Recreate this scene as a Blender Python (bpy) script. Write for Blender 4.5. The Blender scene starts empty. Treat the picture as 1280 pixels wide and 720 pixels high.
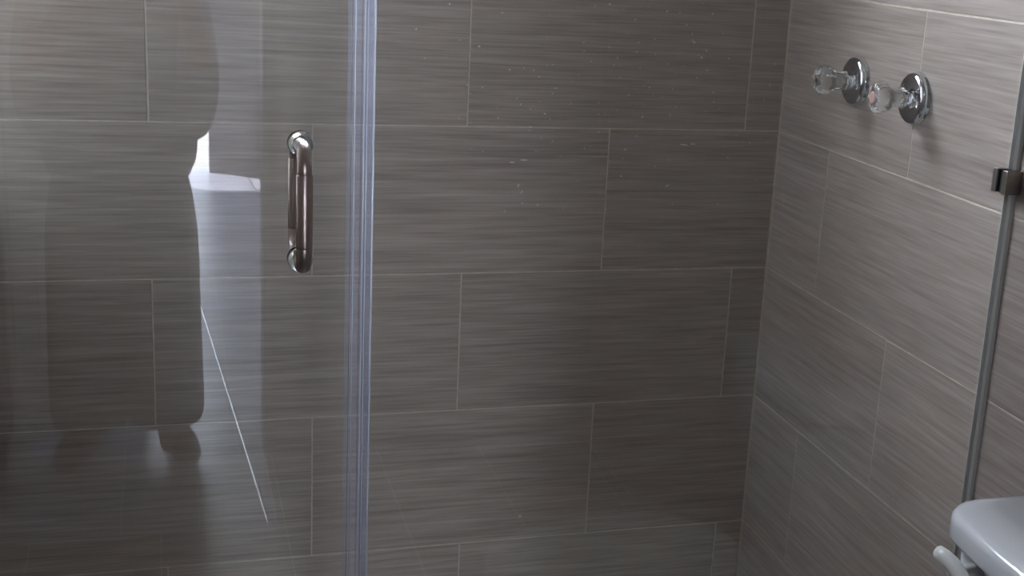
import bpy, bmesh, math, random
from mathutils import Vector, Matrix

random.seed(7)
S = bpy.context.scene
COL = S.collection
ZF = 1.17                       # height of the reference tile joint above the floor

# ------------------------------------------------------------------ camera
def make_camera():
    yaw, pitch, roll = 0.3251, -0.2607, 0.0631
    cy, sy, cp, sp = math.cos(yaw), math.sin(yaw), math.cos(pitch), math.sin(pitch)
    F = Vector((sy * cp, cy * cp, sp))
    r = Vector((cy, -sy, 0.0))
    u = r.cross(F)
    R = math.cos(roll) * r + math.sin(roll) * u
    U = -math.sin(roll) * r + math.cos(roll) * u
    cam = bpy.data.cameras.new('camera')
    cam.sensor_width = 36.0
    cam.lens = 1670.6 * 36.0 / 1280.0
    cam.shift_x = -114.28 / 1280.0
    cam.clip_start = 0.01
    o = bpy.data.objects.new('camera', cam)
    M = Matrix((R, U, -F)).transposed().to_4x4()
    M.translation = Vector((-1.2456, -2.5875, 0.39 + ZF))
    o.matrix_world = M
    COL.objects.link(o)
    S.camera = o
    return o, R, U, F
CAM, CR, CU, CF = make_camera()
CP = CAM.matrix_world.translation.copy()

# ------------------------------------------------------------------ sky, sun, exposure
SKY_COLOUR = (0.76, 0.86, 1.0, 1)
SKY_STRENGTH = 52.0
SUN_STRENGTH = 115.0
w = bpy.data.worlds.new('sky'); S.world = w
w.use_nodes = True
bg = w.node_tree.nodes['Background']
bg.inputs['Color'].default_value = SKY_COLOUR
bg.inputs['Strength'].default_value = SKY_STRENGTH

sun = bpy.data.lights.new('sun', 'SUN')
sun.energy = SUN_STRENGTH
sun.angle = math.radians(0.6)
sun.color = (1.0, 0.93, 0.84)
so = bpy.data.objects.new('sun', sun); COL.objects.link(so)
so.rotation_euler = Vector((0.95, 0.72, -2.36)).to_track_quat('-Z', 'Y').to_euler()

def portal(name, loc, direction, sx, sy):
    l = bpy.data.lights.new(name, 'AREA')
    l.shape = 'RECTANGLE'; l.size = sx; l.size_y = sy
    l.cycles.is_portal = True
    o = bpy.data.objects.new(name, l); COL.objects.link(o)
    o.location = loc
    o.rotation_euler = Vector(direction).to_track_quat('-Z', 'Y').to_euler()
BW = (-1.28, -0.46, 1.72, 2.33)           # the high window over the shower: x0, x1, z0, z1
XL = -1.72                                # left wall
HD = (-1.95, -1.0, 0.0, 2.38)             # open outside doorway at the end of the hall
HW = (-5.6, -4.4, 0.9, 2.1)              # added unseen hall window that lights the hall floor: y0, y1, z0, z1
portal('window_portal', ((BW[0]+BW[1])/2, 0.11, (BW[2]+BW[3])/2), (0, -1, 0), BW[1]-BW[0], BW[3]-BW[2])
LW = (-0.38, -0.10, 1.08, 2.06)           # added unseen window brightening the back wall's left: y0, y1, z0, z1
portal('added_side_portal', (XL - 0.08, (LW[0]+LW[1])/2, (LW[2]+LW[3])/2), (1, 0, 0), LW[1]-LW[0], LW[3]-LW[2])
portal('doorway_portal', ((HD[0]+HD[1])/2, -7.62, 1.19), (0, 1, 0), HD[1]-HD[0], 2.38)
portal('added_hall_portal', (1.18, (HW[0]+HW[1])/2, (HW[2]+HW[3])/2), (-1, 0, 0), HW[1]-HW[0], HW[3]-HW[2])

S.view_settings.view_transform = 'Standard'
S.view_settings.look = 'None'
S.view_settings.gamma = 1.0
S.view_settings.use_curve_mapping = False
S.view_settings.exposure = 0.0
S.cycles.transparent_max_bounces = 24
S.cycles.diffuse_bounces = 6

# ------------------------------------------------------------------ materials
def new_mat(name):
    m = bpy.data.materials.new(name); m.use_nodes = True
    nt = m.node_tree
    return m, nt, nt.nodes['Principled BSDF'], nt.links

def plain(name, col, rough=0.5, metal=0.0, spec=0.5, noise=0.0, nscale=60.0, stretch=None, coat=0.0, bump=0.0):
    m, nt, b, L = new_mat(name)
    b.inputs['Base Color'].default_value = (*col, 1)
    b.inputs['Roughness'].default_value = rough
    b.inputs['Metallic'].default_value = metal
    b.inputs['Specular IOR Level'].default_value = spec
    b.inputs['Coat Weight'].default_value = coat
    b.inputs['Coat Roughness'].default_value = 0.05
    if noise or bump:
        tc = nt.nodes.new('ShaderNodeTexCoord'); mp = nt.nodes.new('ShaderNodeMapping')
        mp.inputs['Scale'].default_value = stretch or (1, 1, 1)
        n = nt.nodes.new('ShaderNodeTexNoise'); n.inputs['Scale'].default_value = nscale
        n.inputs['Detail'].default_value = 4
        L.new(tc.outputs['Object'], mp.inputs['Vector']); L.new(mp.outputs['Vector'], n.inputs['Vector'])
        if noise:
            r = nt.nodes.new('ShaderNodeValToRGB')
            r.color_ramp.elements[0].color = (*[c * (1 - noise) for c in col], 1)
            r.color_ramp.elements[1].color = (*[min(1, c * (1 + noise)) for c in col], 1)
            r.color_ramp.elements[0].position = 0.3; r.color_ramp.elements[1].position = 0.7
            L.new(n.outputs['Fac'], r.inputs['Fac']); L.new(r.outputs['Color'], b.inputs['Base Color'])
        if bump:
            bp = nt.nodes.new('ShaderNodeBump'); bp.inputs['Strength'].default_value = bump
            bp.inputs['Distance'].default_value = 0.002
            L.new(n.outputs['Fac'], bp.inputs['Height']); L.new(bp.outputs['Normal'], b.inputs['Normal'])
    return m

def tile_mat(name, dark, mid, light, rough=0.38, spec=0.5, contrast=1.0):
    """porcelain with a fine linen grain running along the tile's long (local X) side"""
    m, nt, b, L = new_mat(name)
    N = nt.nodes.new
    tc = N('ShaderNodeTexCoord'); oi = N('ShaderNodeObjectInfo')
    mul = N('ShaderNodeVectorMath'); mul.operation = 'SCALE'
    comb = N('ShaderNodeCombineXYZ')
    for i, k in enumerate('XYZ'):
        comb.inputs[k].default_value = (37.0, 11.0, 53.0)[i]
    L.new(comb.outputs[0], mul.inputs[0]); L.new(oi.outputs['Random'], mul.inputs['Scale'])
    add = N('ShaderNodeVectorMath'); add.operation = 'ADD'
    L.new(tc.outputs['Object'], add.inputs[0]); L.new(mul.outputs[0], add.inputs[1])
    outs = []
    for sc, det in (((7.0, 1, 230.0), 3), ((4.5, 1, 95.0), 3), ((1.2, 1, 24.0), 2)):
        mp = N('ShaderNodeMapping'); mp.inputs['Scale'].default_value = sc
        n = N('ShaderNodeTexNoise'); n.inputs['Scale'].default_value = 1.0; n.inputs['Detail'].default_value = det
        L.new(add.outputs[0], mp.inputs['Vector']); L.new(mp.outputs[0], n.inputs['Vector'])
        outs.append(n.outputs['Fac'])
    def mixv(a, bb, f):
        x = N('ShaderNodeMix'); x.data_type = 'FLOAT'; x.inputs['Factor'].default_value = f
        L.new(a, x.inputs[2]); L.new(bb, x.inputs[3]); return x.outputs[0]
    v = mixv(mixv(outs[0], outs[1], 0.45), outs[2], 0.18)
    r = N('ShaderNodeValToRGB'); e = r.color_ramp.elements
    h = 0.17 / contrast
    e[0].position = 0.5 - h; e[0].color = (*dark, 1)
    e[1].position = 0.5 + h; e[1].color = (*light, 1)
    c = e.new(0.5); c.color = (*mid, 1)
    L.new(v, r.inputs['Fac'])
    # each tile a touch lighter or darker
    hs = N('ShaderNodeHueSaturation')
    mr = N('ShaderNodeMapRange'); mr.inputs['To Min'].default_value = 0.95; mr.inputs['To Max'].default_value = 1.05
    L.new(oi.outputs['Random'], mr.inputs['Value']); L.new(mr.outputs[0], hs.inputs['Value'])
    L.new(r.outputs['Color'], hs.inputs['Color'])
    L.new(hs.outputs['Color'], b.inputs['Base Color'])
    b.inputs['Roughness'].default_value = rough
    b.inputs['Specular IOR Level'].default_value = spec
    bp = N('ShaderNodeBump'); bp.inputs['Strength'].default_value = 0.25; bp.inputs['Distance'].default_value = 0.0006
    L.new(v, bp.inputs['Height']); L.new(bp.outputs['Normal'], b.inputs['Normal'])
    return m

def clear_mat(name, tint, gloss_rough=0.0, extra=0.0, haze=None, haze_amt=0.0, ior=1.5, glow=0.0):
    """clear sheet: see-through plus a Fresnel reflection; the haze is a faint white film"""
    m = bpy.data.materials.new(name); m.use_nodes = True
    nt = m.node_tree; nt.nodes.clear(); L = nt.links; N = nt.nodes.new
    out = N('ShaderNodeOutputMaterial'); tr = N('ShaderNodeBsdfTransparent'); gl = N('ShaderNodeBsdfGlossy')
    tr.inputs['Color'].default_value = (*tint, 1)
    gl.inputs['Roughness'].default_value = gloss_rough
    geo = N('ShaderNodeNewGeometry'); mr = N('ShaderNodeMapRange')
    mr.inputs['To Min'].default_value = ior; mr.inputs['To Max'].default_value = 1.0 / ior
    L.new(geo.outputs['Backfacing'], mr.inputs['Value'])
    fr = N('ShaderNodeFresnel'); L.new(mr.outputs[0], fr.inputs['IOR'])
    fac = fr.outputs[0]
    if extra:
        ad = N('ShaderNodeMath'); ad.operation = 'ADD'; ad.use_clamp = True; ad.inputs[1].default_value = extra
        L.new(fac, ad.inputs[0]); fac = ad.outputs[0]
    mx = N('ShaderNodeMixShader'); L.new(fac, mx.inputs[0])
    base = tr.outputs[0]
    if haze_amt:
        df = N('ShaderNodeBsdfDiffuse'); df.inputs['Color'].default_value = (*haze, 1)
        m2 = N('ShaderNodeMixShader'); m2.inputs[0].default_value = haze_amt
        L.new(base, m2.inputs[1]); L.new(df.outputs[0], m2.inputs[2]); base = m2.outputs[0]
    if glow:                                   # milky plastic lets light from behind through
        tl = N('ShaderNodeBsdfTranslucent'); tl.inputs['Color'].default_value = (*haze, 1)
        m3 = N('ShaderNodeMixShader'); m3.inputs[0].default_value = glow
        L.new(base, m3.inputs[1]); L.new(tl.outputs[0], m3.inputs[2]); base = m3.outputs[0]
    L.new(base, mx.inputs[1]); L.new(gl.outputs[0], mx.inputs[2])
    L.new(mx.outputs[0], out.inputs['Surface'])
    return m

M = {}
M['tile'] = tile_mat('linen_tile', (0.208, 0.173, 0.157), (0.305, 0.256, 0.232), (0.405, 0.346, 0.317), rough=0.36)
M['hall_tile'] = tile_mat('grey_floor_tile', (0.20, 0.215, 0.29), (0.25, 0.27, 0.365), (0.31, 0.33, 0.44), rough=0.30)
M['bath_floor_tile'] = tile_mat('dark_floor_tile', (0.10, 0.095, 0.09), (0.14, 0.132, 0.128), (0.19, 0.18, 0.172), rough=0.35)
M['grout'] = plain('beige_grout', (0.50, 0.44, 0.36), 0.85, noise=0.15, nscale=40)
M['floor_grout'] = plain('pale_floor_grout', (0.85, 0.84, 0.81), 0.8, noise=0.1, nscale=40)
M['plaster'] = plain('grey_plaster', (0.27, 0.27, 0.282), 0.8, noise=0.05, nscale=8, bump=0.1)
M['dark_plaster'] = plain('taupe_plaster', (0.16, 0.15, 0.14), 0.8, noise=0.08, nscale=8, bump=0.1)
M['ceiling'] = plain('ceiling_paint', (0.40, 0.40, 0.39), 0.9, noise=0.04, nscale=6)
M['wood_trim'] = plain('painted_trim', (0.30, 0.29, 0.28), 0.5, noise=0.2, nscale=8, stretch=(20, 20, 1))
M['glass'] = clear_mat('shower_glass', (0.98, 0.98, 0.972))
M['dimmer'] = clear_mat('dimming_pane', (0.43, 0.44, 0.44))  # tint added only to dim light from the added left window
M['glass_edge'] = clear_mat('glass_edge', (0.55, 0.66, 0.62), 0.1, extra=0.05, haze=(0.55, 0.60, 0.58), haze_amt=0.5)
M['vinyl'] = clear_mat('clear_vinyl', (0.93, 0.93, 0.96), 0.16, extra=0.02, haze=(0.62, 0.64, 0.76), haze_amt=0.03, glow=0.03)
M['vinyl_rib'] = clear_mat('vinyl_rib', (0.86, 0.87, 0.92), 0.07, extra=0.12, haze=(0.90, 0.90, 0.94), haze_amt=0.05, glow=0.27)
M['spots'] = plain('water_and_reflection', (0.55, 0.55, 0.53), 0.7)
M['silicone'] = plain('clear_silicone', (0.56, 0.55, 0.54), 0.35)
M['gasket'] = plain('black_gasket', (0.012, 0.012, 0.013), 0.6)
M['nickel'] = plain('brushed_nickel', (0.31, 0.25, 0.235), 0.32, 1.0, noise=0.06, nscale=30, stretch=(30, 30, 1))
M['nickel_ring'] = plain('polished_nickel', (0.66, 0.64, 0.60), 0.12, 1.0, noise=0.04, nscale=20)
M['bronze'] = plain('dark_nickel', (0.30, 0.26, 0.23), 0.38, 1.0, noise=0.08, nscale=40)
M['strip'] = plain('polished_trim', (0.92, 0.92, 0.93), 0.17, 1.0, noise=0.02, nscale=20)
M['chrome'] = plain('chrome', (0.62, 0.63, 0.66), 0.05, 1.0, noise=0.02, nscale=10)
M['porcelain'] = plain('white_porcelain', (0.57, 0.57, 0.60), 0.16, coat=0.4, noise=0.015, nscale=5)
M['lever'] = plain('white_plastic', (0.60, 0.59, 0.58), 0.35, noise=0.02, nscale=9)
M['skin'] = plain('skin', (0.42, 0.24, 0.16), 0.5, noise=0.08, nscale=30)
M['hair'] = plain('dark_hair', (0.018, 0.013, 0.010), 0.4, noise=0.4, nscale=30, stretch=(8, 8, 1))
M['shirt'] = plain('grey_shirt', (0.34, 0.37, 0.36), 0.9, noise=0.15, nscale=300)
M['trousers'] = plain('grey_trousers', (0.32, 0.34, 0.33), 0.9, noise=0.2, nscale=250)
M['shoe'] = plain('dark_leather', (0.025, 0.02, 0.018), 0.4, noise=0.1, nscale=60)
M['eye'] = plain('eye_white', (0.7, 0.68, 0.65), 0.2, noise=0.02, nscale=20)
M['phone'] = plain('phone_black', (0.015, 0.015, 0.017), 0.2, noise=0.02, nscale=20)
M['ground'] = plain('pale_concrete', (0.50, 0.49, 0.46), 0.9, noise=0.1, nscale=5)
M['red_dot'] = plain('red_index', (0.42, 0.24, 0.22), 0.35, noise=0.03, nscale=50)
M['dark_dot'] = plain('dark_index', (0.03, 0.03, 0.035), 0.3, noise=0.03, nscale=50)
M['tray'] = plain('shower_tray', (0.10, 0.09, 0.085), 0.5, noise=0.1, nscale=20)
def acrylic():
    m, nt, b, L = new_mat('clear_acrylic')
    b.inputs['Base Color'].default_value = (0.97, 0.98, 0.98, 1)
    b.inputs['Roughness'].default_value = 0.03
    b.inputs['IOR'].default_value = 1.47
    b.inputs['Transmission Weight'].default_value = 1.0
    n = nt.nodes.new('ShaderNodeTexNoise'); n.inputs['Scale'].default_value = 120
    bp = nt.nodes.new('ShaderNodeBump'); bp.inputs['Strength'].default_value = 0.03
    L.new(n.outputs['Fac'], bp.inputs['Height']); L.new(bp.outputs['Normal'], b.inputs['Normal'])
    return m
M['acrylic'] = acrylic()

# ------------------------------------------------------------------ helpers
def link_mesh(name, me, parent=None, smooth=False):
    o = bpy.data.objects.new(name, me); COL.objects.link(o)
    if parent: o.parent = parent
    if smooth:
        for p in me.polygons: p.use_smooth = True
    return o

def obj(name, bm, mats, parent=None, smooth=False, loc=None):
    me = bpy.data.meshes.new(name)
    bmesh.ops.recalc_face_normals(bm, faces=bm.faces)
    bm.to_mesh(me); bm.free()
    for m in (mats if isinstance(mats, (list, tuple)) else [mats]): me.materials.append(m)
    o = link_mesh(name, me, parent, smooth)
    if loc: o.location = loc
    return o

def thing(name, label, cat, loc=(0, 0, 0), group=None):
    o = bpy.data.objects.new(name, None); COL.objects.link(o)
    o.location = loc; o.empty_display_size = 0.05
    o['label'] = label; o['category'] = cat
    if group: o['group'] = group
    return o

def structure(o):
    o['kind'] = 'structure'; return o

def add_box(bm, lo, hi, bevel=0.0, seg=2):
    c = [(lo[i] + hi[i]) / 2 for i in range(3)]
    d = [hi[i] - lo[i] for i in range(3)]
    r = bmesh.ops.create_cube(bm, size=1.0, matrix=Matrix.Translation(c) @ Matrix.Diagonal((*d, 1)))
    if bevel:
        es = {e for v in r['verts'] for e in v.link_edges}
        bmesh.ops.bevel(bm, geom=list(es), offset=bevel, segments=seg, affect='EDGES', profile=0.5)

def add_tube(bm, pts, radii, n=16, cap=True):
    pts = [Vector(p) for p in pts]
    if not isinstance(radii, (list, tuple)): radii = [radii] * len(pts)
    rings = []
    up = None
    for i, p in enumerate(pts):
        t = (pts[min(i + 1, len(pts) - 1)] - pts[max(i - 1, 0)]).normalized()
        if up is None:
            up = t.orthogonal().normalized()
        else:
            up = (up - t * up.dot(t)).normalized()
        s = t.cross(up)
        rings.append([bm.verts.new(p + radii[i] * (math.cos(2 * math.pi * k / n) * up + math.sin(2 * math.pi * k / n) * s)) for k in range(n)])
    for a, b in zip(rings, rings[1:]):
        for k in range(n):
            bm.faces.new((a[k], a[(k + 1) % n], b[(k + 1) % n], b[k]))
    if cap:
        bm.faces.new(rings[0][::-1]); bm.faces.new(rings[-1])

def add_lathe(bm, prof, axis='X', n=32, flutes=0, depth=0.0):
    """prof: (position along the axis, radius); open ends are closed with a point"""
    rings = []
    for a, r in prof:
        ring = []
        for k in range(n):
            th = 2 * math.pi * k / n
            rr = r * (1 - depth * (0.5 - 0.5 * math.cos(flutes * th))) if flutes else r
            c, s = rr * math.cos(th), rr * math.sin(th)
            ring.append(bm.verts.new({'X': (a, c, s), 'Y': (c, a, s), 'Z': (c, s, a)}[axis]))
        rings.append(ring)
    for a, b in zip(rings, rings[1:]):
        for k in range(n):
            bm.faces.new((a[k], a[(k + 1) % n], b[(k + 1) % n], b[k]))
    bm.faces.new(rings[0]); bm.faces.new(rings[-1])

# ------------------------------------------------------------------ tiles
TG = 0.0028     # joint width
TT = 0.0008     # how far a tile stands proud of its grout bed
tile_cache = {}
def tile_mesh(wd, ht, mat):
    key = (round(wd, 3), round(ht, 3), mat.name)
    if key in tile_cache: return tile_cache[key]
    c = 0.0009
    x, z = wd / 2, ht / 2
    vs, fs = [], []
    for y, i in ((TT, 0.0), (c * 0.5, 0.0), (0.0, c)):
        vs += [(-x + i, y, -z + i), (x - i, y, -z + i), (x - i, y, z - i), (-x + i, y, z - i)]
    for lv in (0, 4):
        for k in range(4):
            fs.append((lv + k, lv + (k + 1) % 4, lv + 4 + (k + 1) % 4, lv + 4 + k))
    fs.append((8, 9, 10, 11))
    me = bpy.data.meshes.new('tile'); me.from_pydata(vs, [], fs); me.materials.append(mat)
    tile_cache[key] = me
    return me

def cut(rects, hole):
    out = []
    hx0, hx1, hz0, hz1 = hole
    for x0, x1, z0, z1 in rects:
        if x1 <= hx0 or x0 >= hx1 or z1 <= hz0 or z0 >= hz1:
            out.append((x0, x1, z0, z1)); continue
        if z0 < hz0: out.append((x0, x1, z0, hz0))
        if z1 > hz1: out.append((x0, x1, hz1, z1))
        a, b = max(z0, hz0), min(z1, hz1)
        if x0 < hx0: out.append((x0, hx0, a, b))
        if x1 > hx1: out.append((hx1, x1, a, b))
    return out

def lay(parent, place, rot, mat, rows, s0, s1, joint_of, hole=None, name='tile', step=0.598):
    """rows: list of heights; joint_of(row) one joint position in that row; place(s, z) -> world point of the tile face"""
    for ri, (za, zb) in enumerate(zip(rows, rows[1:])):
        j = joint_of(ri)
        k = math.floor((s0 - j) / step)
        cuts = [s0]
        while j + k * step < s1:
            if j + k * step > s0 + 0.004: cuts.append(j + k * step)
            k += 1
        cuts.append(s1)
        rects = [(a, b, za, zb) for a, b in zip(cuts, cuts[1:])]
        if hole: rects = cut(rects, hole)
        for a, b, c, d in rects:
            wd, ht = b - a - TG, d - c - TG
            if wd < 0.006 or ht < 0.006: continue
            o = link_mesh(name, tile_mesh(wd, ht, mat), parent)
            o.location = place((a + b) / 2, (c + d) / 2)
            o.rotation_euler = rot

# row lines of the wall tiling, read off the photograph
ROWS = [0.0, ZF - 0.9027, ZF - 0.5966, ZF - 0.3001, ZF, ZF + 0.293, ZF + 0.594, ZF + 0.894, ZF + 1.194, 2.45]
YF, CH = -2.90, 2.45           # left wall, front wall, ceiling
YB = -3.02                                # hall side of the front wall
BACKJ = {0: -0.0655, 1: -0.379, 2: -0.0815, 3: -0.381, 4: -0.0805, 5: -0.38, 6: -0.08, 7: -0.38, 8: -0.08}
RIGHTJ = {0: -0.53, 1: -0.225, 2: -0.527, 3: -0.2325, 4: -0.532, 5: -0.23, 6: -0.53, 7: -0.23, 8: -0.53}
T = TT

# --- setting: walls
bm = bmesh.new()
x0, x1, z0, z1 = BW
for lo, hi in (((XL - 0.12, T, 0), (x0, 0.16, CH)), ((x1, T, 0), (0.12, 0.16, CH)),
               ((x0, T, 0), (x1, 0.16, z0)), ((x0, T, z1), (x1, 0.16, CH))):
    add_box(bm, lo, hi)
wall_back = structure(obj('wall_back', bm, M['grout']))
lay(wall_back, lambda s, z: (s, 0, z), (0, 0, 0), M['tile'], ROWS, XL + 0.001, -0.001, lambda r: BACKJ[r], hole=BW)

bm = bmesh.new(); add_box(bm, (T, YF, 0), (0.12, T, CH))
wall_right = structure(obj('wall_right', bm, M['grout']))
lay(wall_right, lambda s, z: (0, s, z), (0, 0, -math.pi / 2), M['tile'], ROWS, YF + 0.001, -0.001, lambda r: RIGHTJ[r])

bm = bmesh.new()
y0, y1, z0, z1 = LW
for lo, hi in (((XL - 0.12, YF, 0), (XL - T, y0, CH)), ((XL - 0.12, y1, 0), (XL - T, T, CH)), ((XL - 0.12, y0, 0), (XL - T, y1, z0)), ((XL - 0.12, y0, z1), (XL - T, y1, CH))):
    add_box(bm, lo, hi)
wall_left = structure(obj('wall_left', bm, M['grout']))
lay(wall_left, lambda s, z: (XL, s, z), (0, 0, math.pi / 2), M['tile'], ROWS, YF + 0.001, -0.001, lambda r: RIGHTJ[r], hole=LW)

DJ = (-1.69, -0.97)                       # doorway behind the camera
bm = bmesh.new()
add_box(bm, (XL - 0.12, YB, 0), (DJ[0], YF, CH)); add_box(bm, (DJ[1], YB, 0), (0.12, YF, CH))
add_box(bm, (DJ[0], YB, 2.08), (DJ[1], YF, CH))
structure(obj('wall_front', bm, M['dark_plaster']))
bm = bmesh.new(); add_box(bm, (XL - 0.12, YF, CH), (0.12, 0.16, CH + 0.1))
structure(obj('ceiling', bm, M['ceiling']))

bm = bmesh.new(); add_box(bm, (XL - 1.15, -2.0, CH), (XL - 0.12, 0.6, CH + 0.1))
structure(obj('sun_blocker', bm, M['ceiling']))  # added slab out of view, keeps the sun out of the left window

# floors
bm = bmesh.new(); add_box(bm, (XL - 0.06, -2.43, -0.12), (0.06, 0.06, -TT))
floor = structure(obj('floor', bm, M['floor_grout']))
FL = (-math.pi / 2, 0, math.pi / 2)
def lay_floor(parent, mat, xs, ya, yb, step=0.6, gap=TG):
    rot = Matrix(((0, 0, -1), (1, 0, 0), (0, -1, 0))).to_euler()   # local X along +y, local Z along -x, face (-Y) up
    for i, (a, b) in enumerate(zip(xs, xs[1:])):
        c = [ya]
        k = ya + (0.25 if i % 2 else 0.55)
        while k < yb - 0.02:
            c.append(k); k += step
        c.append(yb)
        for p, q in zip(c, c[1:]):
            o = link_mesh('tile', tile_mesh(q - p - TG, b - a - gap, mat), parent)
            o.location = ((a + b) / 2, (p + q) / 2, 0)
            o.rotation_euler = rot
lay_floor(floor, M['bath_floor_tile'], [XL, -1.59, -1.28, -0.97, -0.66, -0.35, -0.04, 0.0], -2.43, -0.86)
bm = bmesh.new(); add_box(bm, (XL - 0.06, YB, -0.12), (0.06, -2.43, -TT)); add_box(bm, (-2.66, -7.6, -0.12), (1.06, YB, -TT))
hall_floor = structure(obj('floor_hall', bm, M['floor_grout']))
lay_floor(hall_floor, M['hall_tile'], [XL, -1.38, -1.185, -0.99], -2.9, -2.43)
lay_floor(floor, M['bath_floor_tile'], [-0.99, -0.97, -0.66, -0.35, -0.04, 0.0], -2.9, -2.43)
lay_floor(hall_floor, M['hall_tile'], [-2.6, -2.33, -2.015, -1.70, -1.38, -1.062, -0.745, -0.43, -0.115, 0.2, 0.515, 0.83, 1.0], -7.6, -2.9)

# raised polished metal strips let into the hall floor
for name, pa, pb in (('trim_3', (-1.011, -2.435), (-1.138, -4.70)), ('trim_4', (-0.724, -6.20), (-0.788, -7.36))):
    bm = bmesh.new(); n = 10
    dx, dy = pb[0] - pa[0], pb[1] - pa[1]; q = math.hypot(dx, dy); nx, ny = -dy / q, dx / q
    rows = [[bm.verts.new((p[0] + nx * 0.0050 * math.cos(math.pi * k / n), p[1] + ny * 0.0050 * math.cos(math.pi * k / n), 0.0016 * math.sin(math.pi * k / n))) for k in range(n + 1)] for p in (pa, pb)]
    lo, hi = rows
    for k in range(n): bm.faces.new((lo[k], lo[k + 1], hi[k + 1], hi[k]))
    structure(obj(name, bm, M['strip'], None, True))

# hall beyond the doorway
bm = bmesh.new()
for lo, hi in (((-2.6, -7.6, 0), (HD[0], -7.45, 2.5)), ((HD[1], -7.6, 0), (1.12, -7.45, 2.5)), ((HD[0], -7.6, HD[3]), (HD[1], -7.45, 2.5))):
    add_box(bm, lo, hi)
structure(obj('wall_hall_end', bm, M['plaster']))
bm = bmesh.new(); add_box(bm, (-2.72, -7.6, 0), (-2.6, YB, 2.5)); structure(obj('wall_hall_left', bm, M['plaster']))
bm = bmesh.new()
y0, y1, z0, z1 = HW
for lo, hi in (((1.0, -7.45, 0), (1.12, y0, 2.5)), ((1.0, y1, 0), (1.12, YB, 2.5)), ((1.0, y0, 0), (1.12, y1, z0)), ((1.0, y0, z1), (1.12, y1, 2.5))):
    add_box(bm, lo, hi)
structure(obj('wall_hall_right', bm, M['plaster']))
bm = bmesh.new(); add_box(bm, (-2.6, YB, 0), (XL - 0.12, YB + 0.12, 2.5)); add_box(bm, (0.12, YB, 0), (1.12, YB + 0.12, 2.5))
structure(obj('wall_hall_near', bm, M['plaster']))
bm = bmesh.new(); add_box(bm, (-2.72, -7.6, 2.5), (1.12, YB + 0.12, 2.6)); structure(obj('ceiling_hall', bm, M['ceiling']))
bm = bmesh.new(); add_box(bm, (HD[1], -7.449, 0), (1.0, -7.435, 0.10), 0.003); structure(obj('baseboard_hall', bm, M['plaster']))
bm = bmesh.new(); add_box(bm, (-40, -60, -0.35), (40, 40, -0.13)); structure(obj('ground', bm, M['ground']))
# door lining of the doorway behind the camera
bm = bmesh.new()
add_box(bm, (DJ[1] - 0.02, YB - 0.01, 0), (DJ[1], YF + 0.012, 2.08), 0.002); add_box(bm, (DJ[0], YB - 0.01, 0), (DJ[0] + 0.02, YF + 0.012, 2.08), 0.002)
add_box(bm, (DJ[0], YB - 0.01, 2.06), (DJ[1], YF + 0.012, 2.08), 0.002)
structure(obj('trim_1', bm, M['wood_trim']))
# added door leaf, half open, covers the bright hall beside the person
bm = bmesh.new(); add_box(bm, (0.0, -0.036, 0.008), (0.69, 0.0, 2.05), 0.002)
for za, zb in ((0.18, 0.92), (1.08, 1.90)):
    add_box(bm, (0.10, -0.040, za), (0.59, 0.004, zb), 0.006)
leaf = structure(obj('door_1', bm, M['wood_trim'])); leaf.location = (DJ[0] + 0.025, YB - 0.02, 0); leaf.rotation_euler = (0, 0, math.radians(-58))
bm = bmesh.new(); add_tube(bm, [(0.63, 0.0, 1.0), (0.63, 0.05, 1.0), (0.61, 0.06, 1.0), (0.52, 0.06, 1.0)], 0.009, 12); obj('door_handle', bm, M['bronze'], leaf, True)
# frame of the window over the shower
bm = bmesh.new(); x0, x1, z0, z1 = BW; fw = 0.03
for lo, hi in (((x0, 0.07, z0), (x0 + fw, 0.11, z1)), ((x1 - fw, 0.07, z0), (x1, 0.11, z1)), ((x0 + fw, 0.07, z0), (x1 - fw, 0.11, z0 + fw)),
               ((x0 + fw, 0.07, z1 - fw), (x1 - fw, 0.11, z1)), (((x0 + x1) / 2 - 0.012, 0.075, z0 + fw), ((x0 + x1) / 2 + 0.012, 0.105, z1 - fw))):
    add_box(bm, lo, hi)
win = structure(obj('window_1', bm, M['lever']))
for a, b in ((x0 + fw, (x0 + x1) / 2 - 0.012), ((x0 + x1) / 2 + 0.012, x1 - fw)):
    bm = bmesh.new(); add_box(bm, (a, 0.088, z0 + fw), (b, 0.092, z1 - fw)); obj('pane', bm, M['glass'], win)

y0, y1, z0, z1 = LW; fw = 0.025; xa, xb = XL - 0.10, XL - 0.06  # frame and dimming pane of the added left window
bm = bmesh.new()
for lo, hi in (((xa, y0, z0), (xb, y0 + fw, z1)), ((xa, y1 - fw, z0), (xb, y1, z1)), ((xa, y0 + fw, z0), (xb, y1 - fw, z0 + fw)), ((xa, y0 + fw, z1 - fw), (xb, y1 - fw, z1))):
    add_box(bm, lo, hi)
win = structure(obj('added_window', bm, M['lever']))
bm = bmesh.new(); add_box(bm, (XL - 0.082, y0 + fw, z0 + fw), (XL - 0.078, y1 - fw, z1 - fw)); obj('pane', bm, M['dimmer'], win)

# shower kerb
bm = bmesh.new(); add_box(bm, (XL, -0.90, 0), (0, -0.77, 0.10), 0.008)
structure(obj('trim_2', bm, M['tray']))

# ------------------------------------------------------------------ shower glass
GY = -0.844
GT = 0.004      # half thickness
def pane(name, xa, xb, za, zb, parent):
    bm = bmesh.new(); add_box(bm, (xa, GY - GT, za), (xb, GY + GT, zb))
    for f in bm.faces:
        f.material_index = 0 if abs(f.normal.y) > 0.9 else 1
    bm.normal_update()
    for f in bm.faces:
        f.material_index = 0 if abs(f.normal.y) > 0.9 else 1
    return obj(name, bm, [M['glass'], M['glass_edge']], parent)

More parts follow.
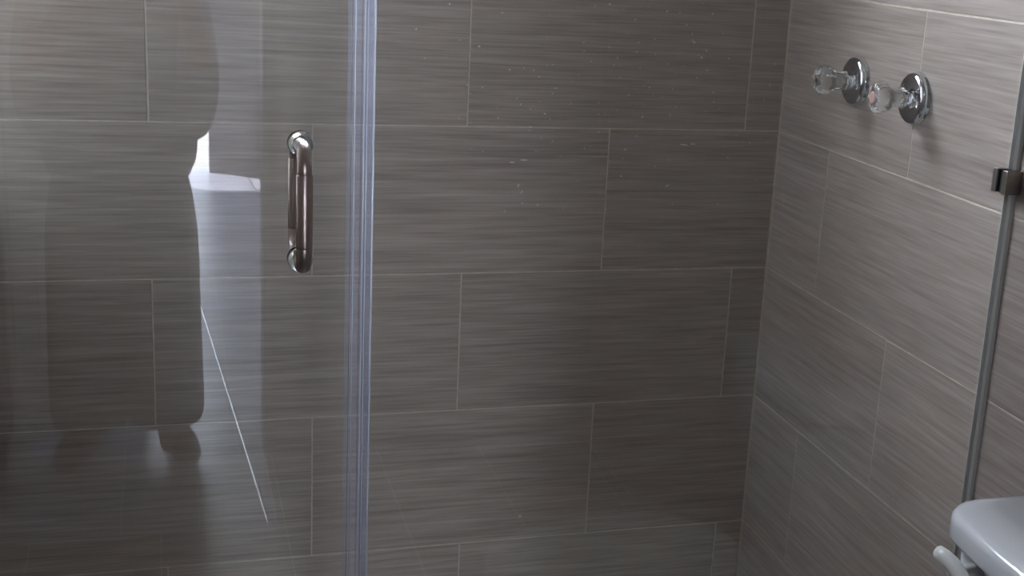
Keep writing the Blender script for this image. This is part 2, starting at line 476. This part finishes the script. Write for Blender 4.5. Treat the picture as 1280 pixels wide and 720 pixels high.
PZ0, PZ1 = 0.101, 2.02
panel = thing('glass_partition', 'fixed clear glass shower screen with dried water spots, between handle door and knob wall', 'glass panel', (-0.5, GY, PZ0))
P0 = Vector(panel.location)
def child_bm_shift(bm, root): bmesh.ops.translate(bm, verts=bm.verts, vec=-Vector(root.location))
def part(name, bm, mats, root, smooth=False):
    child_bm_shift(bm, root)
    return obj(name, bm, mats, root, smooth)
def pane_part(xa, xb, za, zb, root):
    bm = bmesh.new(); add_box(bm, (xa, GY - GT, za), (xb, GY + GT, zb)); bm.normal_update()
    for f in bm.faces: f.material_index = 0 if abs(f.normal.y) > 0.9 else 1
    child_bm_shift(bm, root)
    return obj('pane', bm, [M['glass'], M['glass_edge']], root)
pane_part(-0.998, -0.0035, PZ0, PZ1, panel)

# dried water spots, plus a reflection smudge painted as streaks, on the outer face
bm = bmesh.new()
rnd = random.Random(3)
def spot(px, pz, r, el=1.0, ang=0.0):
    n = 7
    a = Vector((math.cos(ang), 0, math.sin(ang))); b = Vector((-math.sin(ang), 0, math.cos(ang)))
    c = Vector((px, GY - GT - 0.0001, pz))
    ring = [bm.verts.new(c + r * el * math.cos(2 * math.pi * k / n) * a + r * math.sin(2 * math.pi * k / n) * b) for k in range(n)]
    top = bm.verts.new(c + Vector((0, -r * 0.5, 0)))
    for k in range(n): bm.faces.new((ring[k], ring[(k + 1) % n], top))
for _ in range(170):
    px = rnd.gauss(-0.66, 0.13); pz = ZF + rnd.gauss(0.17, 0.07)
    if -0.97 < px < -0.3 and pz < ZF + 0.5:
        spot(px, pz, rnd.uniform(0.0003, 0.0009), rnd.uniform(1, 1.8), rnd.uniform(0, 3))
def at_glass(u, v):
    d = CF + CR * (u - 640 - 114.28) / 1670.6 - CU * (v - 360) / 1670.6
    t = (GY - GT - CP.y) / d.y
    return CP + d * t
for u, v, r, el, an in ((562, 5, .0011, 1.2, 0), (628, 16, .001, 1.2, .5), (762, 5, .0013, 1, 0), (694, 110, .001, 1, 0), (599, 58, .0012, 1.5, 0), (637, 87, .0011, 1, 0),
                        (834, 14, .0012, 1, 0), (868, 53, .0009, 2.5, 1.4), (877, 72, .0012, 1.4, 1), (883, 63, .001, 1.5, 2), (798, 53, .001, 1, 0), (855, 181, .0009, 7, -0.12),
                        (866, 180, .0008, 5, 0.0), (834, 232, .0011, 2.2, .5), (663, 159, .001, 2, 0), (803, 146, .0011, 1.4, 0), (681, 142, .001, 1.6, 0),
                        (955, 467, .0015, 1.3, -.6), (655, 200, .0009, 6, 0), (640, 203, .0008, 5, 0), (648, 232, .0009, 3, 1.2), (652, 240, .0007, 4, 1.0), (650, 645, .0009, 3, 0)):  # the group of streaks in the middle paints a faint glass reflection
    p = at_glass(u, v); spot(p.x, p.z, r, el, an)
sp = part('spots_and_reflection', bm, M['spots'], panel); sp['kind'] = 'stuff'

# clear seal between panel and door: channel, fin and rounded ribs
def zbar(name, prof, mat, root, smooth=False, za=PZ0, zb=PZ1):
    bm = bmesh.new()
    lo = [bm.verts.new((x, y, za)) for x, y in prof]; hi = [bm.verts.new((x, y, zb)) for x, y in prof]
    n = len(prof)
    for k in range(n): bm.faces.new((lo[k], lo[(k + 1) % n], hi[(k + 1) % n], hi[k]))
    bm.faces.new(lo[::-1]); bm.faces.new(hi)
    return part(name, bm, mat, root, smooth)
def round_prof(cx, cy, rx, ry, n=14):
    return [(cx + rx * math.cos(2 * math.pi * k / n), cy + ry * math.sin(2 * math.pi * k / n)) for k in range(n)]
seal = thing('seal_strip', 'clear vinyl strip with bluish ribs sealing the gap between shower door and panel', 'seal', (-1.004, GY, PZ0))
zbar('channel', [(-1.0035, GY - .0075), (-0.9885, GY - .0075), (-0.9885, GY - .0042), (-0.9985, GY - .0042), (-0.9985, GY + .0042), (-0.9885, GY + .0042), (-0.9885, GY + .0075), (-1.0035, GY + .0075)], M['vinyl'], seal)
zbar('rib', round_prof(-0.9890, GY - .0085, .0016, .0020), M['vinyl_rib'], seal, True)
zbar('rib', round_prof(-1.0015, GY - .0088, .0012, .0016), M['vinyl_rib'], seal, True)
zbar('rib', round_prof(-0.9978, GY - .0086, .0010, .0014), M['vinyl_rib'], seal, True)
zbar('fin', [(-1.0035, GY + .001), (-1.0035, GY + .003), (-1.0200, GY + .0095), (-1.0215, GY + .0085)], M['vinyl'], seal)
zbar('bead', round_prof(-1.0125, GY - .0010, .0010, .0040), M['vinyl_rib'], seal, True)

# silicone along the wall and the little wall clip
zbar('silicone_bead', [(-0.0004, GY - .010), (-0.006, GY - .0085), (-0.0095, GY - .0042), (-0.0035, GY - .0042), (-0.0035, GY + .0042), (-0.0110, GY + .0042), (-0.0085, GY + .0085), (-0.0004, GY + .013)], M['silicone'], panel)
cz0, cz1 = ZF + 0.037, ZF + 0.074
bm = bmesh.new()
add_box(bm, (-0.028, GY - 0.020, cz0), (-0.0005, GY - 0.0075, cz1), 0.0012)
add_box(bm, (-0.028, GY + 0.0075, cz0), (-0.0005, GY + 0.018, cz1), 0.0012)
cl = part('wall_clip', bm, M['bronze'], panel)
bm = bmesh.new()
add_box(bm, (-0.0275, GY - 0.0075, cz0 + .001), (-0.0035, GY - 0.0042, cz1 - .001)); add_box(bm, (-0.0275, GY + 0.0042, cz0 + .001), (-0.0035, GY + 0.0075, cz1 - .001))
child_bm_shift(bm, panel)
obj('gasket', bm, M['gasket'], cl)

# glass door with its back-to-back pull
door = thing('shower_door', 'frameless clear glass shower door with a dark nickel pull handle', 'shower door', (-1.62, GY, PZ0 + 0.01))
pane_part(-1.665, -1.0165, PZ0 + 0.01, PZ1, door)
HX, HZ1, HZ0 = -1.0815, ZF + 0.1020, ZF - 0.0512
def elbow(sy, z_end, sgn):
    """from the glass outward, then along z with a rounded corner"""
    R, D = 0.026, 0.058
    y0 = GY + sy * (GT + 0.003); pts = [(HX, y0, z_end)]
    yc = GY + sy * D
    for k in range(9):
        a = math.pi / 2 * k / 8
        pts.append((HX, yc - sy * R + sy * R * math.sin(a), z_end - sgn * (R - R * math.cos(a))))
    return pts
handle = None
for sy in (-1, 1):
    bm = bmesh.new()
    top = elbow(sy, HZ1, 1); bot = elbow(sy, HZ0, -1)
    y = GY + sy * 0.058
    path = top + bot[::-1]
    add_tube(bm, top + [(HX, y, HZ1 - 0.034)], 0.0092, 20)
    add_tube(bm, bot + [(HX, y, HZ0 + 0.034)], 0.0103, 20)
    add_tube(bm, [(HX, y, HZ1 - 0.0285), (HX, y, HZ1 - 0.031), (HX, y, HZ0 + 0.031), (HX, y, HZ0 + 0.0285)], [0.0092, 0.0106, 0.0106, 0.0103], 24)
    h = part('pull_handle', bm, M['nickel'], door, True)
    for zz in (HZ1, HZ0):
        bm = bmesh.new()
        s = -sy
        prof = [(0.0, 0.0165), (0.0016, 0.0165), (0.0030, 0.0152), (0.0034, 0.0115), (0.0034, 0.0095)]
        add_lathe(bm, [(sy * a, r) for a, r in prof], 'Y', 32)
        bmesh.ops.translate(bm, verts=bm.verts, vec=(HX, GY + sy * (GT + 0.0002), zz))
        child_bm_shift(bm, door)
        obj('washer', bm, M['nickel_ring'], h, False)
for zz in (0.42, 1.72):
    bm = bmesh.new()
    add_box(bm, (-1.665, GY - 0.014, zz), (-1.61, GY - GT, zz + 0.09), 0.002); add_box(bm, (-1.665, GY + GT, zz), (-1.61, GY + 0.014, zz + 0.09), 0.002)
    add_tube(bm, [(-1.675, GY, zz), (-1.675, GY, zz + 0.09)], 0.009, 16)
    add_box(bm, (XL + 0.0005, GY - 0.025, zz), (XL + 0.008, GY + 0.025, zz + 0.09), 0.001); add_box(bm, (XL + 0.006, GY - 0.006, zz + .01), (-1.675, GY + 0.006, zz + 0.08))
    part('hinge', bm, M['bronze'], door)

# ------------------------------------------------------------------ shower valves
def valve(y, z, label, dot_mat, spin):
    t = thing('shower_valve', label, 'shower knob', (0, y, z), 'pair of clear shower knobs')
    bm = bmesh.new()
    add_lathe(bm, [(-0.0003, 0.0468), (-0.002, 0.0468), (-0.0035, 0.0455), (-0.0095, 0.0450), (-0.0125, 0.0440), (-0.0145, 0.0420), (-0.0165, 0.037), (-0.0185, 0.029), (-0.0195, 0.020), (-0.020, 0.012)], 'X', 48)
    obj('escutcheon', bm, M['chrome'], t, True)
    bm = bmesh.new(); add_lathe(bm, [(-0.0185, 0.0115), (-0.0255, 0.0105), (-0.0262, 0.009)], 'X', 24)
    obj('stem', bm, M['chrome'], t, True)
    bm = bmesh.new()
    add_lathe(bm, [(-0.0265, 0.0165), (-0.028, 0.0185), (-0.048, 0.0195), (-0.055, 0.0205), (-0.061, 0.0250), (-0.068, 0.0285), (-0.076, 0.0285), (-0.082, 0.0255), (-0.0865, 0.0205), (-0.0872, 0.013)], 'X', 64, flutes=8, depth=0.13)
    bmesh.ops.rotate(bm, verts=bm.verts, matrix=Matrix.Rotation(spin, 3, 'X'))
    obj('knob', bm, M['acrylic'], t, True)
    bm = bmesh.new(); r = 0.0105 if dot_mat is M['red_dot'] else 0.0055
    add_lathe(bm, [(-0.0873, r), (-0.0880, r * 0.96), (-0.0884, r * 0.6)], 'X', 20)
    bb = obj('index_button', bm, dot_mat, t, True)
    bm = bmesh.new(); add_lathe(bm, [(-0.0325, 0.004), (-0.070, 0.004), (-0.072, 0.002)], 'X', 12); 
    return t
valve(-0.318, ZF + 0.1455, 'clear acrylic shower knob with small dark dot, nearer the tiled corner', M['dark_dot'], 0.2)
valve(-0.534, ZF + 0.1415, 'clear acrylic shower knob with reddish button, farther from the tiled corner', M['red_dot'], 0.0)

# shower arm above the knobs: only the shadow of its flange reaches the picture
sh = thing('shower_spray', 'chrome shower arm and spray head on tiled wall above the two clear knobs', 'shower', (0, -0.520, ZF + 0.344))
bm = bmesh.new(); add_lathe(bm, [(-0.0003, 0.034), (-0.004, 0.033), (-0.010, 0.024), (-0.013, 0.014)], 'X', 32); obj('flange', bm, M['chrome'], sh, True)
bm = bmesh.new(); add_tube(bm, [(-0.006, 0, 0), (-0.03, 0, 0.002), (-0.06, 0, 0.02), (-0.075, 0, 0.05), (-0.08, 0, 0.10), (-0.08, 0, 0.36), (-0.09, 0, 0.41), (-0.12, 0, 0.44), (-0.16, 0, 0.44), (-0.19, 0, 0.42)], 0.009, 16); obj('arm', bm, M['chrome'], sh, True)
bm = bmesh.new(); add_lathe(bm, [(0.0, 0.012), (-0.02, 0.014), (-0.04, 0.032), (-0.052, 0.036), (-0.058, 0.034)], 'Z', 32)
bmesh.ops.rotate(bm, verts=bm.verts, matrix=Matrix.Rotation(0.6, 3, 'Y')); bmesh.ops.translate(bm, verts=bm.verts, vec=(-0.188, 0, 0.424)); obj('spray_head', bm, M['chrome'], sh, True)

# ------------------------------------------------------------------ toilet, its tank against the right wall
TZ = ZF - 0.38
toilet = thing('toilet', 'white porcelain toilet with tank against tiled wall beside the glass panel', 'toilet', (-0.11, -1.25, 0))
def rounded_slab(pts_top, z0, z1, mats, name, chamfer, round_edge):
    pass
def tank_outline(xf, xb, ya, yb, r_far, bow, n=10):
    """outline of the tank seen from above: back (xb) at the wall, bowed front (xf), rounded front corners"""
    pts = [(xb, yb), (xb, ya)]
    def corner(cx, cy, a0, a1):
        return [(cx + r_far * math.cos(a0 + (a1 - a0) * k / n), cy + r_far * math.sin(a0 + (a1 - a0) * k / n)) for k in range(n + 1)]
    # far corner (ya is the deep end, larger y)
    pts += corner(xf + r_far, ya - r_far, math.pi / 2, math.pi)
    m = 8
    for k in range(1, m):
        y = (ya - r_far) + ((yb + r_far) - (ya - r_far)) * k / m
        pts.append((xf - bow * math.sin(math.pi * k / m), y))
    pts += corner(xf + r_far, yb + r_far, math.pi, 1.5 * math.pi)
    return pts
def loft(levels, cap=True):
    bm = bmesh.new(); rings = []
    for z, pts in levels: rings.append([bm.verts.new((x, y, z)) for x, y in pts])
    n = len(rings[0])
    for a, b in zip(rings, rings[1:]):
        for k in range(n): bm.faces.new((a[k], a[(k + 1) % n], b[(k + 1) % n], b[k]))
    bm.faces.new(rings[0][::-1]); bm.faces.new(rings[-1])
    return bm
def lidlev(ins, dz):
    return (TZ - dz, tank_outline(-0.195 + ins, -0.004 - min(ins, 0.004), -1.032 - ins, -1.462 + ins, 0.072 - ins * 0.5, 0.010))
bm = loft([lidlev(0.012, 0.042), lidlev(0.006, 0.042), lidlev(0.002, 0.040), lidlev(0.0, 0.035), lidlev(0.0, 0.013), lidlev(0.001, 0.0075), lidlev(0.0045, 0.0028), lidlev(0.010, 0.0007), lidlev(0.017, 0.0)])
part('tank_lid', bm, M['porcelain'], toilet, True)
def tanklev(ins, z): return (z, tank_outline(-0.178 + ins, -0.006, -1.056 - ins, -1.446 + ins, 0.05, 0.010))
bm = loft([tanklev(0.045, 0.38), tanklev(0.035, 0.39), tanklev(0.022, 0.46), tanklev(0.006, 0.62), tanklev(0.0, TZ - 0.042)])
part('tank', bm, M['porcelain'], toilet, True)
# lever: round boss, then a bar that bends and runs along the tank's front
bm = bmesh.new()
add_tube(bm, [(-0.184, -1.150, TZ - 0.055), (-0.215, -1.150, TZ - 0.055), (-0.228, -1.150, TZ - 0.055), (-0.233, -1.150, TZ - 0.055)], [0.0105, 0.0105, 0.0105, 0.008], 20)
bmesh.ops.recalc_face_normals(bm, faces=bm.faces)
path = [(-0.240, -1.128, TZ - 0.032), (-0.238, -1.140, TZ - 0.033), (-0.234, -1.155, TZ - 0.037), (-0.231, -1.172, TZ - 0.045), (-0.230, -1.192, TZ - 0.056), (-0.229, -1.215, TZ - 0.064), (-0.228, -1.232, TZ - 0.067)]
add_tube(bm, path, [0.0095, 0.0105, 0.0108, 0.0105, 0.010, 0.0095, 0.007], 16)
part('flush_lever', bm, M['lever'], toilet, True)
# bowl, seat, foot (below the frame)
def oval(cx, rx, ry, n=28, back=0.0): return [(cx + rx * math.cos(2 * math.pi * k / n) * (1.0 if math.cos(2 * math.pi * k / n) < 0 else 0.85), -1.25 + ry * math.sin(2 * math.pi * k / n)) for k in range(n)]
bm = loft([(0.001, oval(-0.36, 0.20, 0.115)), (0.05, oval(-0.36, 0.195, 0.105)), (0.18, oval(-0.38, 0.17, 0.10)), (0.28, oval(-0.42, 0.22, 0.15)), (0.36, oval(-0.44, 0.26, 0.18)), (0.395, oval(-0.44, 0.265, 0.185)),
           (0.398, oval(-0.44, 0.20, 0.13)), (0.30, oval(-0.43, 0.15, 0.10)), (0.24, oval(-0.40, 0.07, 0.06))])
part('bowl', bm, M['porcelain'], toilet, True)
bm = bmesh.new(); add_box(bm, (-0.26, -1.36, 0.25), (-0.02, -1.14, 0.379), 0.02); part('tank_shelf', bm, M['porcelain'], toilet)
bm = loft([(0.400, oval(-0.44, 0.27, 0.188)), (0.405, oval(-0.44, 0.272, 0.19)), (0.418, oval(-0.44, 0.270, 0.188)), (0.421, oval(-0.44, 0.262, 0.18))]); part('seat', bm, M['lever'], toilet, True)
bm = loft([(0.422, oval(-0.44, 0.268, 0.186)), (0.430, oval(-0.44, 0.272, 0.19)), (0.440, oval(-0.44, 0.262, 0.18)), (0.444, oval(-0.44, 0.22, 0.15))]); part('seat_lid', bm, M['lever'], toilet, True)

# ------------------------------------------------------------------ the person with the phone, mirrored in the shower door
def skin_obj(name, verts, edges, radii, mat, parent, root=0, levels=2):
    me = bpy.data.meshes.new(name); me.from_pydata([tuple(v) for v in verts], edges, []); me.materials.append(mat)
    o = link_mesh(name, me, parent)
    md = o.modifiers.new('skin', 'SKIN'); md.use_smooth_shade = True
    layer = me.skin_vertices[0].data if me.skin_vertices else None
    if layer is None:
        bpy.context.view_layer.update(); layer = me.skin_vertices[0].data
    for i, r in enumerate(radii):
        layer[i].radius = (r, r) if not isinstance(r, tuple) else r
        layer[i].use_root = (i == root)
    sb = o.modifiers.new('smooth', 'SUBSURF'); sb.levels = levels; sb.render_levels = levels
    return o
PX, PY = -1.368, -2.99
person = thing('person', 'person in grey shirt and trousers holding up a phone, mirrored in shower door', 'person', (PX, PY, 0))
def rel(p): return Vector(p) - Vector((PX, PY, 0))
ph_c = CP - CF * 0.020 - CR * 0.045           # phone centre, just behind the lens
ph_r = ph_c + CR * 0.078; ph_l = ph_c - CR * 0.078
Vs, Es, Rs = [], [], []
def node(p, r, frm=None):
    Vs.append(rel(p)); Rs.append(r)
    if frm is not None: Es.append((frm, len(Vs) - 1))
    return len(Vs) - 1
pelvis = node((PX, PY, 0.92), (0.15, 0.11))
waist = node((PX, PY, 1.08), (0.135, 0.095), pelvis)
chest = node((PX, PY, 1.28), (0.15, 0.11), waist)
collar = node((PX, PY + 0.01, 1.44), (0.075, 0.07), chest)
neck = node((PX, PY + 0.03, 1.50), 0.052, collar)
jaw = node((PX, PY + 0.055, 1.555), 0.062, neck)
head = node((PX, PY + 0.05, 1.63), (0.076, 0.092), jaw)
crown = node((PX, PY + 0.035, 1.695), 0.066, head)
wr = {}
for s, pe in ((1, ph_r), (-1, ph_l)):
    sho = node((PX + s * 0.165, PY, 1.405), 0.052, collar)
    elb = Vector((PX + s * 0.215, PY + 0.10, 1.13)) if s > 0 else Vector((PX - 0.20, PY + 0.12, 1.14))
    e1 = node(Vector((PX + s * 0.19, PY + 0.04, 1.27)), 0.044, sho)
    e2 = node(elb, 0.037, e1)
    back = -CF * 0.035
    wpt = pe + Vector((0, -0.075, -0.115)) + CR * s * 0.012
    m = node(elb.lerp(wpt, 0.5), 0.034, e2)
    w1 = node(wpt, 0.025, m)
    palm = pe + Vector((0, -0.042, -0.050)) + CR * s * 0.012
    p1 = node(palm, (0.030, 0.017), w1)
    wr[s] = (p1, pe, palm)
for s in (1, -1):
    h = node((PX + s * 0.085, PY, 0.86), 0.09, pelvis)
    k = node((PX + s * 0.10, PY + 0.015, 0.48), 0.058, h)
    c = node((PX + s * 0.105, PY - 0.01, 0.30), 0.050, k)
    a = node((PX + s * 0.11, PY - 0.02, 0.085), 0.036, c)
    node((PX + s * 0.115, PY + 0.10, 0.035), 0.030, a)
body = skin_obj('body', Vs, Es, Rs, M['skin'], person)
# fingers, one short chain each, closed on the phone's ends
for s in (1, -1):
    _, pe, palm = wr[s]
    for f, (dz, ln, r) in enumerate(((0.030, 1.0, .0085), (0.012, 1.08, .0088), (-0.006, 1.0, .0084), (-0.022, 0.82, .0074))):
        base = palm + CR * s * 0.014 + CU * (dz * 0.9 + 0.012)
        k1 = pe + CR * s * 0.016 - CF * 0.012 * ln + CU * dz
        k2 = pe + CR * s * 0.014 + CF * 0.010 * ln + CU * dz
        k3 = pe + CR * s * (0.016 - 0.018 * ln) + CF * 0.0135 + CU * dz
        skin_obj('finger', [rel(base), rel(k1), rel(k2), rel(k3)], [(0, 1), (1, 2), (2, 3)], [r * 1.1, r, r * 0.92, r * 0.75], M['skin'], person, 0, 1)
    b0 = palm - CR * s * 0.012
    skin_obj('thumb', [rel(b0), rel(pe - CR * s * 0.012 - CF * 0.030 - CU * 0.030), rel(pe - CR * s * 0.022 - CF * 0.016 - CU * 0.008)], [(0, 1), (1, 2)], [.012, .0105, .008], M['skin'], person, 0, 1)
# face
for s in (1, -1):
    bm = bmesh.new(); bmesh.ops.create_icosphere(bm, subdivisions=2, radius=0.0125); bmesh.ops.translate(bm, verts=bm.verts, vec=rel((PX + s * 0.031, PY + 0.128, 1.625)))
    obj('eye', bm, M['eye'], person, True)
    bm = bmesh.new(); add_lathe(bm, [(-0.010, 0.008), (-0.004, 0.024), (0.004, 0.026), (0.008, 0.018)], 'X', 16)
    bmesh.ops.scale(bm, verts=bm.verts, vec=(1, 0.75, 1.15)); bmesh.ops.translate(bm, verts=bm.verts, vec=rel((PX + s * 0.078, PY + 0.045, 1.61))); obj('ear', bm, M['skin'], person, True)
skin_obj('nose', [rel((PX, PY + 0.130, 1.635)), rel((PX, PY + 0.146, 1.605)), rel((PX, PY + 0.140, 1.595))], [(0, 1), (1, 2)], [.008, .011, .009], M['skin'], person, 0, 2)
skin_obj('mouth', [rel((PX - 0.022, PY + 0.113, 1.562)), rel((PX, PY + 0.120, 1.563)), rel((PX + 0.022, PY + 0.113, 1.562))], [(0, 1), (1, 2)], [.004, .006, .004], M['red_dot'], person, 1, 1)
skin_obj('hair', [rel((PX, PY - 0.045, 1.50)), rel((PX, PY - 0.02, 1.58)), rel((PX, PY + 0.005, 1.66)), rel((PX, PY + 0.04, 1.715)), rel((PX, PY + 0.09, 1.715))],
         [(0, 1), (1, 2), (2, 3), (3, 4)], [(.06, .04), (.085, .06), (.088, .075), (.080, .05), (.05, .025)], M['hair'], person, 1, 2)
# shirt: torso with loose elbow-length sleeves; trousers; shoes
Vs, Es, Rs = [], [], []
a = node((PX, PY, 0.74), (0.235, 0.15)); b = node((PX, PY, 0.99), (0.226, 0.14), a); c = node((PX, PY, 1.22), (0.20, 0.14), b); d = node((PX, PY, 1.37), (0.135, 0.105), c); node((PX, PY + 0.012, 1.465), 0.068, d)
for s in (1, -1):
    q = node((PX + s * 0.165, PY, 1.395), 0.068, d); q = node((PX + s * 0.19, PY + 0.035, 1.27), 0.062, q); node((PX + s * 0.212, PY + 0.075, 1.12), 0.060, q); node((PX + s * 0.204, PY + 0.07, 1.03), 0.062, len(Vs) - 1); node((PX + s * 0.178, PY + 0.05, 0.93), 0.055, len(Vs) - 1)
skin_obj('shirt', Vs, Es, Rs, M['shirt'], person)
Vs, Es, Rs = [], [], []
a = node((PX, PY, 0.95), (0.165, 0.12)); b = node((PX, PY, 0.84), (0.17, 0.13), a)
for s in (1, -1):
    q = node((PX + s * 0.095, PY, 0.72), 0.12, b); q = node((PX + s * 0.10, PY + 0.01, 0.48), 0.116, q); q = node((PX + s * 0.102, PY, 0.28), 0.118, q); q = node((PX + s * 0.104, PY - 0.01, 0.14), 0.120, q); node((PX + s * 0.104, PY - 0.01, 0.07), 0.118, q)
skin_obj('trousers', Vs, Es, Rs, M['trousers'], person, 1)
for s in (1, -1):
    Vs, Es, Rs = [], [], []
    a = node((PX + s * 0.13, PY - 0.06, 0.044), 0.040); b = node((PX + s * 0.15, PY + 0.04, 0.044), (0.042, 0.038), a); c = node((PX + s * 0.160, PY + 0.13, 0.038), (0.046, 0.032), b); node((PX + s * 0.165, PY + 0.175, 0.032), (0.034, 0.026), c)
    skin_obj('shoe', Vs, Es, Rs, M['shoe'], person, 0)

phone = thing('phone', 'black phone held up level in both hands of the mirrored person', 'phone', tuple(ph_c))
bm = bmesh.new(); add_box(bm, (-0.078, -0.037, -0.004), (0.078, 0.037, 0.004), 0.003)
pb = obj('case', bm, M['phone'], phone)
bm = bmesh.new(); add_box(bm, (0.032, -0.011, -0.006), (0.056, 0.014, -0.0035), 0.001); obj('lens_bump', bm, M['phone'], phone)
phone.rotation_mode = 'QUATERNION'
phone.rotation_quaternion = Matrix((CR, CU, -CF)).transposed().to_quaternion()
